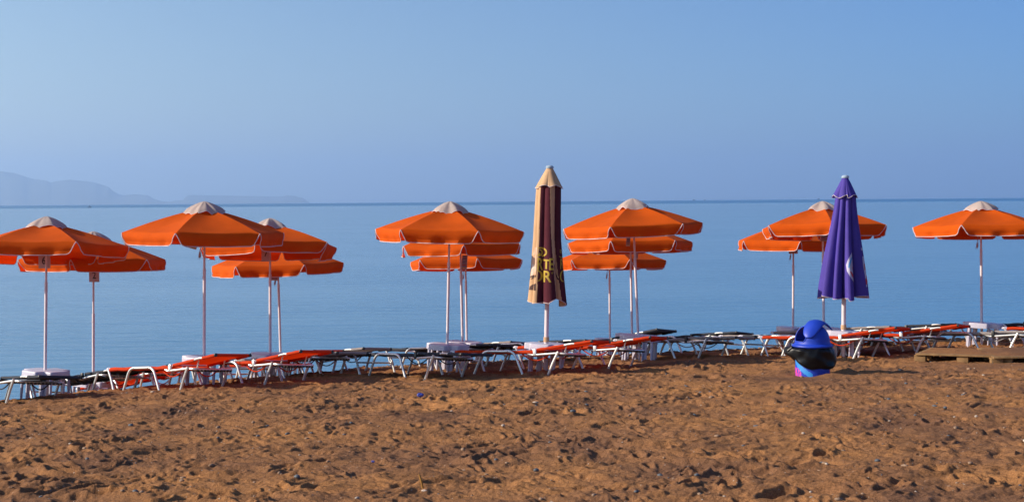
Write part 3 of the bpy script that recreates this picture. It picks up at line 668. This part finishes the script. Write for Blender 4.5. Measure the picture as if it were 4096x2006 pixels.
# ------------------------------------------------------------------ sun loungers
def make_lounger(M_f, back, tone=0):
    root = empty('sun_lounger', (0, 0, 0)); hy = .30; z0 = .26
    # seat fabric with a sleeve round each rail
    mb = MB()
    def seat(u, v, x0=.03, x1=1.22, zz=z0, sag=.014):
        x = x0 + (x1 - x0) * v; y = -hy + 2 * hy * u
        return Vector((x, y, zz + .012 - sag * math.sin(math.pi * u) * (.6 + .4 * math.sin(v * 9)) * .8))
    mb.grid(seat, 10, 14)
    for s in (-1, 1):
        mb.tube([(.03 + 1.19 * i / 14, s * hy, z0 + .002 + .004 * math.sin(i * 1.7 + s)) for i in range(15)], [.024 + .002 * math.sin(i * 2.1) for i in range(15)], 10)
    mb.build('seat_fabric', M_f, root)
    mb = MB(); mb.grid(lambda u, v: seat(u, v, 1.24, 1.52, z0 - .025, .02), 8, 4); mb.tube([(1.24, -.28, z0 - .025), (1.24, .28, z0 - .025)], .012, 6); mb.build('foot_band', M_f, root) if False else mb.build('seat_end_fabric', M_f, root)
    # sagging strap below the hinge
    mb = MB()
    def strap(u, v):
        x = 1.02 + .42 * v; return Vector((x, -.27 + .54 * u, z0 - .02 - .085 * math.sin(math.pi * v)))
    for u_ in (0, 1): mb = MB(); mb.tube([strap(u_, i / 10) for i in range(11)], .008, 6); mb.build('hanging_band', M_f, root)
    for s in (-1, 1):
        mb = MB(); y = s * hy
        mb.tube(bez([((-.02, y, z0), 0), ((1.10, y, z0), .05), ((1.17, y, z0 - .035), .04), ((1.26, y, z0 - .035), .05), ((1.57, y, z0 - .01), 0)], 5), .0135, 8)
        mb.tube([(1.2, y * 1.045, z0 - .035), (1.57, y * 1.045, z0 - .010)], .0125, 8); mb.build('side_rail', M_alu, root)
        mb = MB(); ya = s * (hy + .036)
        mb.tube(bez([((.34, ya, -.03), 0), ((.475, ya, z0 + .012), .09), ((.935, ya, z0 + .012), .09), ((1.07, ya, -.03), 0)], 8), .0165, 10)
        mb.tube([(.56, ya - s * .017, z0 + .012), (.56, ya + s * .019, z0 + .012)], .005, 6, m=1); mb.tube([(.85, ya - s * .017, z0 + .012), (.85, ya + s * .019, z0 + .012)], .005, 6, m=1)
        mb.build('arched_leg', [M_alu, M_black], root)
        mb = MB(); mb.tube([(-.005, y * 1.05, z0 + .012), (.06, y * 1.05, .15), (.13, y * 1.05, -.03)], .0155, 8); mb.build('leg', M_alu, root)
        mb = MB(); mb.tube([(-.045, y, z0 + .004), (-.02, y, z0 + .008), (.05, y, z0 + .003)], [.014, .021, .018], 8); mb.build('end_cap', M_plastic, root)
        mb = MB(); mb.tube([(1.575, y * 1.05, z0 + .01), (1.50, y * 1.05, .13), (1.43, y * 1.05, -.03)], .0165, 8); mb.build('leg', M_alu, root)
        mb = MB(); mb.box((1.235, y * 1.05, z0 + .0), (.045, .03, .085), bev=.006); mb.build('hinge', M_alu if tone == 0 else M_black, root)
    mb = MB(); mb.tube([(.065, -.3, .15), (.065, .3, .15)], .011, 8); mb.box((.065, .29, .15), (.03, .03, .04)); mb.build('crossbar', M_alu, root)
    mb = MB(); mb.tube([(-.02, -hy, z0), (-.02, hy, z0)], .0125, 8); mb.build('foot_bar', M_alu, root)
    mb = MB(); mb.tube(bez([((1.56, -hy, z0 - .01), 0), ((1.68, -hy, z0 - .02), .06), ((1.68, hy, z0 - .03), .06), ((1.56, hy, z0 - .01), 0)], 5), .013, 8); mb.build('head_bar', M_alu, root)
    mb = MB()
    for k in range(11):
        y = -.25 + .05 * k; mb.tube([(1.52, y, z0 - .03), (1.60, y, z0 - .045), (1.68, y, z0 - .03)], .005, 5); mb.tube([(1.655, y, z0 - .035), (1.70, y, z0 - .045)], .012, 6)
    mb.build('elastic_lacing', M_black, root)
    # backrest
    ca = math.cos(R(back)); sa = math.sin(R(back)); bw = .265; LB = .80; xh = 1.22; zh = z0 + .028
    def bp(l, y, off=0): return Vector((xh + l * ca - off * sa, y, zh + l * sa + off * ca))
    mb = MB()
    def fab(u, v):
        l = .02 + (LB - .03) * v; return bp(l, -bw + 2 * bw * u, .010 - .028 * math.sin(math.pi * u) * math.sin(math.pi * v) ** .5)
    mb.grid(fab, 10, 12)
    for s in (-1, 1):
        for (l0, l1) in ((.02, .42), (.57, LB)):
            mb.tube([bp(l0 + (l1 - l0) * i / 6, s * bw) for i in range(7)], [.020 + .002 * math.sin(i * 2) for i in range(7)], 10)
    mb.tube([bp(LB, -bw), bp(LB, bw)], .020, 10)
    bk = mb.build('backrest', M_f, root)
    mb = MB()
    for s in (-1, 1):
        mb.tube([bp(.40, s * bw), bp(.45, s * (bw + .004), .008), bp(.53, s * (bw + .004), .008), bp(.59, s * bw)], .0125, 8)
        mb.build('exposed_tube', M_alu, bk); mb = MB()
    mb.tube([bp(0, -bw), bp(0, bw)], .012, 8); mb.build('hinge_bar', M_alu, bk)
    for s in (-1, 1): mb = MB(); mb.tube([bp(LB, s * bw), bp(LB + .02, s * bw)], .022, 8); mb.build('end_plug', M_black, bk)
    if back > 4:
        mb = MB(); q = bp(.42, -.2); q2 = bp(.42, .2); mb.tube(bez([(q, 0), ((1.60, -.2, z0 - .02), .04), ((1.60, .2, z0 - .02), .04), (q2, 0)], 4), .009, 6); mb.build('prop', M_alu, root)
    return root
PROTO = {}
CNT = {}
def lounger(kind, px, D, yaw, back, label, group):
    key = (kind, back)
    if key not in PROTO:
        o = make_lounger({'o': M_sling_o, 'k': M_sling_k, 'g': M_sling_g}[kind], back, 1 if kind != 'o' else 0); PROTO[key] = o
    else: o = copy_tree(PROTO[key])
    a = R(yaw); ex = Vector((math.cos(a), -math.sin(a), 0)); ey = Vector((math.sin(a), math.cos(a), 0))
    x = xat(px, D); pn = Vector((x, D, 0)); org = pn - ex * .13 + ey * .31
    def g(lx, ly): q = org + ex * lx + ey * ly; return Vector((q.x, q.y, g0(q.x, q.y)))
    a1 = g(.1, -.31); a2 = g(.1, .31); b1 = g(1.45, -.31); b2 = g(1.45, .31)
    xx = ((b1 + b2) - (a1 + a2)); xx.z *= (.7 if px < 200 else 1); xx.normalize(); yy = ((a2 + b2) - (a1 + b1)).normalized(); zz = xx.cross(yy).normalized(); yy = zz.cross(xx)
    M = Matrix((xx, yy, zz)).transposed().to_4x4(); mid = (a1 + a2 + b1 + b2) / 4; M = M @ Matrix.Rotation(R(-4.0), 4, 'X'); M.translation = mid - xx * .775 - zz * .015
    o.matrix_world = M; tag(o, label, 'sun lounger', group)
GO = 'orange sun loungers'; GD = 'dark and grey sun loungers'
LO = [
 ('k', -215, 17.3, 38, 0, 'black flat lounger cut by the left edge of the picture'),
 ('k', 130, 18.7, 38, 0, 'black flat lounger between the number 6 and number 2 poles'),
 ('o', 330, 20.0, 38, 0, 'flat orange lounger low behind the foot of the first raised orange one'),
 ('o', 455, 17.6, 38 , 8, 'orange lounger with raised back, leftmost of the raised orange loungers'),
 ('o', 782, 18.0, 38 , 8, 'orange lounger with raised back, second of the raised ones from the left'),
 ('o', 905, 20.4, 40, 0, 'flat orange lounger behind the white table of the number 7 umbrella'),
 ('g', 965, 19.3, 40, 0, 'grey flat lounger right of the second raised orange lounger, its head end in the gap'),
 ('g', 1090, 20.6, 40, 0, 'grey flat lounger seen through the gap right of the left orange pair'),
 ('k', 1440, 18.7, 44, 0, 'black lounger with bright white arched legs, alone left of the centre tables'),
 ('k', 1567, 20.9, 40, 0, 'black flat lounger behind the white arched legs of the front black one'),
 ('g', 1680, 22.6, 40, 0, 'grey flat lounger nearest the water behind the centre left tables'),
 ('o', 1845, 18.5, 29 , 8, 'orange lounger with blue shaded arched legs and raised back before the brown umbrella'),
 ('k', 1930, 21.5, 38, 0, 'black flat lounger behind the blue shaded table'),
 ('o', 2095, 19.2, 31 , 8, 'orange lounger with raised back right of the brown umbrella, below the white table'),
 ('k', 2215, 22.0, 38, 8, 'black lounger with raised back behind the white table at the leaning pole'),
 ('g', 2490, 20.9, 38, 0, 'grey flat lounger with dark frame right of the leaning umbrella table'),
 ('k', 2540, 23.3, 38, 0, 'black flat lounger nearest the shingle, behind the grey one right of centre'),
 ('g', 2915, 21.0, 37, 0, 'pale grey flat lounger left of the litter bin, its foot leg against the sea'),
 ('k', 2995, 20.7, 37, 0, 'black flat lounger between the pale grey one and the litter bin'),
 ('o', 3075, 20.2, 37 , 8, 'orange lounger passing behind the litter bin with raised back'),
 ('g', 3120, 23.2, 37, 0, 'grey flat lounger near the water behind the litter bin'),
 ('o', 3310, 20.4, 35, 8, 'raised orange lounger between the purple umbrella and the right pallet'),
 ('k', 3370, 23.3, 36, 0, 'black flat lounger under the raised orange ones right of the litter bin'),
 ('g', 3665, 20.2, 36, 0, 'pale grey flat lounger with arched legs left of the far right table'),
 ('k', 3825, 22.9, 36, 0, 'black flat lounger behind the far right table'),
 ('o', 4055, 20.9, 36, 0, 'flat orange lounger cut by the right edge of the picture'),
]
for kind, px, D, yaw, back, lab in LO: lounger(kind, px, D, yaw, back, lab, GO if kind == 'o' else GD)
# ------------------------------------------------------------------ litter bin
def make_bin():
    base = Vector((BIN.x, BIN.y, g0(BIN.x, BIN.y))); s = 16.8 / FPX
    zr = at(3250, 1380, 16.8).z - base.z
    root = empty('litter_bin', base)
    NB = 96
    # painted barrel: flames of pink and light blue rising from the foot
    rows = 40; vs = []; fs = []; mi = []
    for j in range(rows + 1):
        z = -.12 + (zr + .12) * j / rows; r_ = .205 + .006 * math.sin(z * 40) * .3
        for i in range(NB): a = 2 * math.pi * i / NB; vs.append((r_ * math.sin(a), -r_ * math.cos(a), z))
    for j in range(rows):
        for i in range(NB):
            fs.append((j * NB + i, j * NB + (i + 1) % NB, (j + 1) * NB + (i + 1) % NB, (j + 1) * NB + i))
            a = math.degrees(2 * math.pi * (i + .5) / NB); a = (a + 180) % 360 - 180; z = -.12 + (zr + .12) * (j + .5) / rows
            m_ = 0
            if -110 < a < -74 and z < .10 - (a + 110) * .001 and int((a + z * 60) / 7) % 3: m_ = 1
            if -72 < a < -52 and z < .09 - (a + 72) * .003 and int((a + z * 90) / 4) % 2: m_ = 1
            if -90 < a < -10 and abs(z - (.16 - (a + 90) * .0023)) < .035: m_ = 2
            if -95 < a < -60 and .13 < z < .26: m_ = 2
            if a > 60 and z < .10 and int((a + z * 150) / 13) % 2: m_ = 1 if int(a / 20) % 2 else 2
            mi.append(m_)
    mesh_from('barrel', vs, fs, [M_bin, M_pink, M_lblue], root, mi)
    # lid: rim + dome with an opening, and a swept hood
    lid = MB()
    lid.tube([(.232 * math.sin(2 * math.pi * i / 64), -.232 * math.cos(2 * math.pi * i / 64), zr) for i in range(64)], .013, 8, closed=True)
    for (r1, r2, z1, z2) in ((.236, .212, zr + .008, zr + .03), (.212, .205, zr + .03, zr + .06), (.232, .212, zr - .01, zr - .035)):
        lid.grid(lambda u, v: Vector(((r1 + (r2 - r1) * v) * math.sin(2 * math.pi * u), -(r1 + (r2 - r1) * v) * math.cos(2 * math.pi * u), z1 + (z2 - z1) * v)), 64, 2)
    hd = .215; od = Vector((-.80, -.34, .42)).normalized(); vs = []; fs = []; nu = 120; nv = 60
    def dome(i, j, k=1.0):
        a = 2 * math.pi * i / nu; e = math.pi / 2 * j / nv; return Vector((.205 * k * math.cos(e) * math.sin(a), -.205 * k * math.cos(e) * math.cos(a), zr + .05 + hd * k * math.sin(e)))
    def cut(i, j):
        a = 2 * math.pi * i / nu; e = math.pi / 2 * j / nv; d = Vector((math.cos(e) * math.sin(a), -math.cos(e) * math.cos(a), math.sin(e)))
        return d.angle(od) < R(33) or (d.angle(Vector((.35, .75, .65)).normalized()) < R(42))
    for kk in (1.0, .965):
        b = len(vs)
        for j in range(nv + 1):
            for i in range(nu): vs.append(dome(i, j, kk))
        for j in range(nv):
            for i in range(nu):
                if not cut(i + .5, j + .5): fs.append((b + j * nu + i, b + j * nu + (i + 1) % nu, b + (j + 1) * nu + (i + 1) % nu, b + (j + 1) * nu + i))
    lid.add(vs, fs); lo = lid.build('domed_lid', M_bin, root)
    # raised lip round the opening
    lp = MB(); ring = []; u_ = od.cross(Vector((0, 0, 1))).normalized(); v_ = u_.cross(od)
    for i in range(48):
        q = 2 * math.pi * i / 48; d = (od * math.cos(R(33)) + (u_ * math.cos(q) + v_ * math.sin(q)) * math.sin(R(33)))
        d.z = max(d.z, .0); ring.append(Vector((.205 * d.x, .205 * d.y, zr + .05 + hd * d.z)))
    lp.tube(ring, .007, 6, closed=True); lp.build('opening_lip', M_bin, lo)
    hb = MB(); cl = [(-.095, -.20, .115), (-.085, -.185, .155), (-.055, -.15, .215), (0, -.10, .280), (.055, -.045, .306), (.115, .0, .296), (.168, .02, .268), (.212, .02, .228), (.245, .01, .178)]
    wd = [.035, .070, .092, .100, .095, .080, .062, .040, .006]; cen = Vector((0, 0, .02)); pts = [Vector(c) for c in cl]; secs = []
    for i, p in enumerate(pts):
        t = (pts[min(i + 1, 8)] - pts[max(i - 1, 0)]).normalized(); n = (p - cen); n = (n - t * n.dot(t)).normalized(); bdir = t.cross(n)
        row = []
        for k in range(13):
            q = -1 + k / 6; row.append(p + bdir * wd[i] * q - n * (.30 * wd[i] * q * q) + Vector((0, 0, zr)))
        secs.append(row)
    fine = []
    for i in range(8):
        for s_ in range(4):
            t = s_ / 4; p0 = secs[max(i - 1, 0)]; p1 = secs[i]; p2 = secs[i + 1]; p3 = secs[min(i + 2, 8)]
            fine.append([.5 * ((2 * p1[k]) + (p2[k] - p0[k]) * t + (2 * p0[k] - 5 * p1[k] + 4 * p2[k] - p3[k]) * t * t + (-p0[k] + 3 * p1[k] - 3 * p2[k] + p3[k]) * t ** 3) for k in range(13)])
    fine.append(secs[8]); nr = len(fine); vs = [v for row in fine for v in row]; fs = [(i * 13 + k, i * 13 + k + 1, (i + 1) * 13 + k + 1, (i + 1) * 13 + k) for i in range(nr - 1) for k in range(12)]
    hb.add(vs, fs); ho = hb.build('curled_hood', M_bin, lo); so_ = ho.modifiers.new('thick', 'SOLIDIFY'); so_.thickness = .008
    # bin bag hanging over the rim
    bg_ = MB()
    def bag(u, v):
        a = 2 * math.pi * u; left = max(0, -math.sin(a)) ** 3; right = max(0, math.sin(a)) ** 3
        r_ = .226 + .026 * float(smooth(0, .16, v)) * (1 - .6 * float(smooth(.82, 1, v))) + left * .085 * math.sin(math.pi * v ** .7) + right * .022 * float(smooth(0, .3, v)) * (1 - float(smooth(.8, 1, v)))
        r_ += .004 * math.sin(a * 7 + v * 9) * v + .004 * math.sin(a * 17 + v * 8) * (1 - v) ** 3 + .005 * math.sin(a * 5 - v * 9) + .012 * v * math.sin(a * 4 + 5 * v)
        zb = -.262 + .12 * left + .006 * math.sin(a * 3) - .01 * right
        if v > .93: r_ -= (v - .93) * .5
        return Vector((r_ * math.sin(a), -r_ * math.cos(a), zr - .012 + zb * v + .02 * left * math.sin(v * 9)))
    bg_.grid(bag, 160, 30); bo = bg_.build('bin_bag', M_bag, root, sharp=False)
    tg = MB(); tg.tube([(-.23, -.1, zr - .015), (-.275, -.11, zr - .01), (-.305, -.09, zr - .045), (-.30, -.06, zr - .085)], [.006, .02, .026, .008], 8); tg.build('bag_knot', M_bag, bo)
    tag(root, 'blue litter bin with domed lid, curled hood and black bag, half sunk in sand', 'litter bin')
make_bin()
# ------------------------------------------------------------------ pallets
def pallet(x, y, yaw, label, zoff=0.0, tilt=0):
    z = g0(x, y); root = empty('wooden_pallet', (x, y, z + zoff), (R(tilt), R(-1), R(yaw)))
    for i in range(5): 
        mb = MB(); mb.box((0, -.35 + .175 * i, .133), (1.2, .145 if i % 2 == 0 else .10, .022), bev=.002); mb.build('deck_board', M_wood, root)
    for i in range(3):
        mb = MB(); mb.box((-.55 + .55 * i, 0, .111), (.145, .8, .02), bev=.002); mb.build('stringer', M_wood, root)
    for i in range(3):
        for j in range(3):
            mb = MB(); mb.box((-.55 + .55 * i, -.35 + .35 * j, .06), (.145, .10, .08), bev=.003); mb.build('block', M_wood, root)
    for j in range(3):
        mb = MB(); mb.box((0, -.35 + .35 * j, .01), (1.2, .10, .02), bev=.002); mb.build('bottom_board', M_wood, root)
    # sand lying on the deck
    mb = MB()
    def sp(u, v):
        X = -.57 + 1.14 * u; Y = -.36 + .74 * v; e = min(u, 1 - u, v * .8, 1 - v) * 6; e = min(e, 1)
        return Vector((X, Y, .1425 + e * (.012 + .014 * float(vnoise(np.array(X * 6 + x), np.array(Y * 6), 5)))))
    mb.grid(sp, 30, 20); mb.build('blown_sand', M_sand, root)
    tag(root, label, 'pallet', 'wooden pallets on the sand')
def corner_pallet(px, D, yaw, lab, zo, tilt=0):
    a = R(yaw); x = xat(px, D); lx, ly = .6, .4
    pallet(x + lx * math.cos(a) - ly * math.sin(a), D + lx * math.sin(a) + ly * math.cos(a), yaw, lab, zo, tilt)
corner_pallet(3664, 18.5, -30, 'sandy wooden pallet on the right, the left one of two', -.05)
corner_pallet(3974, 17.9, -4, 'wooden pallet cut by the right edge of the picture', -.05, 2)
# ------------------------------------------------------------------ small things on the sand
tw = hit(1685, 1952); mb = MB(); mb.tube([(.015, 0, -.03), (.005, 0, .03), (-.01, 0, .085), (-.014, 0, .095)], [.007, .0075, .006, .003], 8)
o = mb.build('reed_stalk', M_twig); o.location = tw; tag(o, 'short tan reed stalk standing upright in the foreground sand', 'stalk')
def crumple(name, px, py, size, m_, label, cat, seed):
    rr = random.Random(seed); bm = bmesh.new(); bmesh.ops.create_icosphere(bm, subdivisions=3, radius=1)
    for v in bm.verts:
        k = 1 + .25 * math.sin(v.co.x * 5 + seed) * math.cos(v.co.y * 6 + seed) + rr.uniform(-.1, .1); v.co = Vector((v.co.x * size[0] * k, v.co.y * size[1] * k, v.co.z * size[2] * k))
    me = bpy.data.meshes.new(name); bm.to_mesh(me); bm.free(); me.materials.append(m_); o = mesh_obj(name, me); p = hit(px, py); o.location = (p.x, p.y, p.z + size[2] * .5 + .02); tag(o, label, cat); return o
crumple('plastic_scrap', 1681, 1590, (.034, .03, .022), M_blue_litter, 'crumpled dark blue plastic scrap on the sand below the white arched legs', 'litter', 1)
crumple('plastic_scrap', 1492, 1857, (.012, .012, .008), M_blue_litter, 'tiny blue plastic scrap in the left centre foreground sand', 'litter', 2)
crumple('shell', 1697, 1974, (.016, .01, .006), M_shell, 'pale shell lying just in front of the reed stalk', 'shell', 3)
M_st = [mat('pale_stone', (.46, .38, .31), .8, var=.3, vscale=30), mat('dark_stone', (.085, .10, .12), .6, var=.3, vscale=30), mat('brown_stone', (.30, .19, .12), .8, var=.3, vscale=30)]
def stones(name, pts, seed):
    rr = random.Random(seed); bmt = bmesh.new(); bmesh.ops.create_icosphere(bmt, subdivisions=1, radius=1); bv = [v.co.copy() for v in bmt.verts]; bf = [tuple(v.index for v in f.verts) for f in bmt.faces]; bmt.free()
    V = []; F = []; Mi = []
    for (x, y, z, s) in pts:
        a = rr.uniform(0, 6.28); c, d = math.cos(a), math.sin(a); sx = s * rr.uniform(.8, 1.6); sy = s * rr.uniform(.7, 1.1); sz = s * rr.uniform(.4, .8); b = len(V); m_ = rr.choice((0, 1, 1, 2, 2, 2))
        for v in bv:
            k = rr.uniform(.85, 1.12); X = v.x * sx * k; Y = v.y * sy * k; V.append((x + X * c - Y * d, y + X * d + Y * c, z + v.z * sz * k))
        F += [tuple(i + b for i in f) for f in bf]; Mi += [m_] * len(bf)
    o = mesh_from(name, V, F, M_st, None, Mi); o['kind'] = 'stuff'; return o
pts = []
N = 2600; Y = rng.uniform(7, 19.5, N) ** 1.0; X = rng.uniform(-.42, .42, N) * Y; S = .004 + .020 * rng.random(N) ** 6; Z = G0(X, Y) + sand_detail(X, Y) + S * .2
pts = list(zip(X, Y, Z, S)); stones('pebbles', pts, 4)
N = 9000; T = rng.uniform(24.8, 28.4, N); X = rng.uniform(-11, 14, N); Y = T + .36 * X; S = .012 + .028 * rng.random(N) ** 2.2; t_ = Y - .36 * X
Z = G0(X, Y) + sand_detail(X, Y) * (1 - .72 * smooth(24.5, 26.8, t_)) + S * .25
stones('shingle', list(zip(X, Y, Z, S)), 6)
# ------------------------------------------------------------------ boats and gulls far out
def boat(px, py, D, L, label, person=False, yaw=0):
    p = at(px, py, D); p.z = -(D * D) / (2 * RE); root = empty('motor_boat', p, (0, 0, R(yaw)))
    mb = MB()
    def hull(u, v):
        x = -L / 2 + L * u; wd = L * .15 * (1 - max(0, (u - .55) / .45) ** 2); sh = L * .09 + L * .05 * max(0, u - .5) * 2; a = math.pi * v
        return Vector((x + L * .05 * max(0, u - .8) * 5 * (1 - math.sin(a)), -wd * math.cos(a), sh * (1 - math.sin(a) * 1.4)))
    mb.grid(hull, 16, 10); mb.grid(lambda u, v: Vector((-L / 2 + L * u, (2 * v - 1) * L * .15 * (1 - max(0, (u - .55) / .45) ** 2), L * .085)), 16, 4); mb.build('hull', M_boat_w, root)
    if person:
        mb = MB(); mb.tube([(-.3, .1, .35), (-.25, .1, .75), (-.05, .05, 1.15), (0, 0, 1.6), (-.02, 0, 1.78)], [.11, .12, .19, .2, .08], 10); mb.tube([(-.3, -.15, .35), (-.22, -.12, .75), (-.05, -.05, 1.15)], [.09, .11, .13], 8)
        mb.tube([(0, .18, 1.7), (.2, .3, 1.5), (.42, .15, 1.3)], [.08, .06, .05], 8); mb.tube([(0, -.18, 1.7), (.2, -.3, 1.5), (.42, -.15, 1.3)], [.08, .06, .05], 8); mb.tube([(-.02, 0, 1.78), (0, 0, 1.86), (.02, 0, 2.0), (.01, 0, 2.08)], [.06, .11, .12, .04], 10)
        o = mb.build('person', M_skin); o.location = p; tag(o, 'person in dark clothes standing in the small boat off the left shore', 'person')
        mb = MB(); mb.box((.9, 0, L * .16), (.5, .5, .5), bev=.05); mb.build('console', M_boat_d, root); mb.tube([(0, 0, 0)] * 2, .01) if False else None
    else:
        mb = MB(); mb.box((-L * .05, 0, L * .17), (L * .28, L * .18, L * .16), bev=L * .01); mb.box((-L * .05, 0, L * .262), (L * .34, L * .22, L * .02)); mb.build('cabin', M_boat_d, root)
        mb = MB(); mb.tube([(-L * .08, 0, L * .26), (-L * .08, 0, L * .5)], L * .012, 6); mb.tube([(-L * .3, 0, L * .1), (-L * .34, 0, L * .3)], L * .012, 6); mb.build('mast', M_boat_d, root)
    tag(root, label, 'boat', 'small boats near the horizon')
boat(357, 826, 1150, 3.2, 'tiny boat with a standing figure before the hazy headland', True, 25)
boat(2776, 801, 5200, 11, 'dark cabin boat on the horizon, left one of a pair', yaw=10)
boat(2819, 800, 5600, 8.5, 'smallest boat on the horizon, right one of the pair', yaw=0)
boat(3274, 797, 5400, 11.5, 'motor boat on the horizon left of the folded purple umbrella', yaw=180)
def gull(px, py, D, yaw, label):
    mb = MB(); mb.tube([(-.22, 0, 0), (-.1, 0, .02), (.08, 0, .02), (.2, 0, .03), (.27, 0, .02)], [.02, .06, .065, .04, .01], 8)
    for s in (-1, 1):
        mb.grid(lambda u, v: Vector((.07 - .16 * v - .08 * u, s * (.03 + .6 * u), .05 + .14 * math.sin(u * 2.2) + .012 * math.sin(math.pi * v))), 8, 3)
        mb.grid(lambda u, v: Vector((.07 - .16 * v - .08 * u, s * (.03 + .6 * u), .035 + .14 * math.sin(u * 2.2))), 8, 3)
    o = mb.build('gull', M_gull); o.location = at(px, py, D); o.rotation_euler = (R(15), 0, R(yaw)); tag(o, label, 'bird', 'gulls over the sea')
gull(1703, 799, 1300, 40, 'tiny dark gull above the horizon left of the centre umbrella cap')
gull(1933, 779, 1300, 120, 'tiny dark gull above and right of the centre umbrella cap')
gull(3152, 853, 700, 70, 'tiny gull low over the sea left of the upper umbrella behind the purple one')
# ------------------------------------------------------------------ haze
hm = bpy.data.materials.new('haze'); hm.use_nodes = True; hn = hm.node_tree.nodes; hn.remove(hn['Principled BSDF'])
pv = hn.new('ShaderNodeVolumePrincipled'); pv.inputs['Color'].default_value = (.56, .755, .98, 1); pv.inputs['Density'].default_value = 9e-5; pv.inputs['Anisotropy'].default_value = .46
hm.node_tree.links.new(pv.outputs[0], hn['Material Output'].inputs['Volume'])
mb = MB(); mb.box((0, 0, 350), (64000, 64000, 1100)); o = mb.build('haze', hm, smooth_=False); tag(o, kind='stuff')
for kk in PROTO: pass
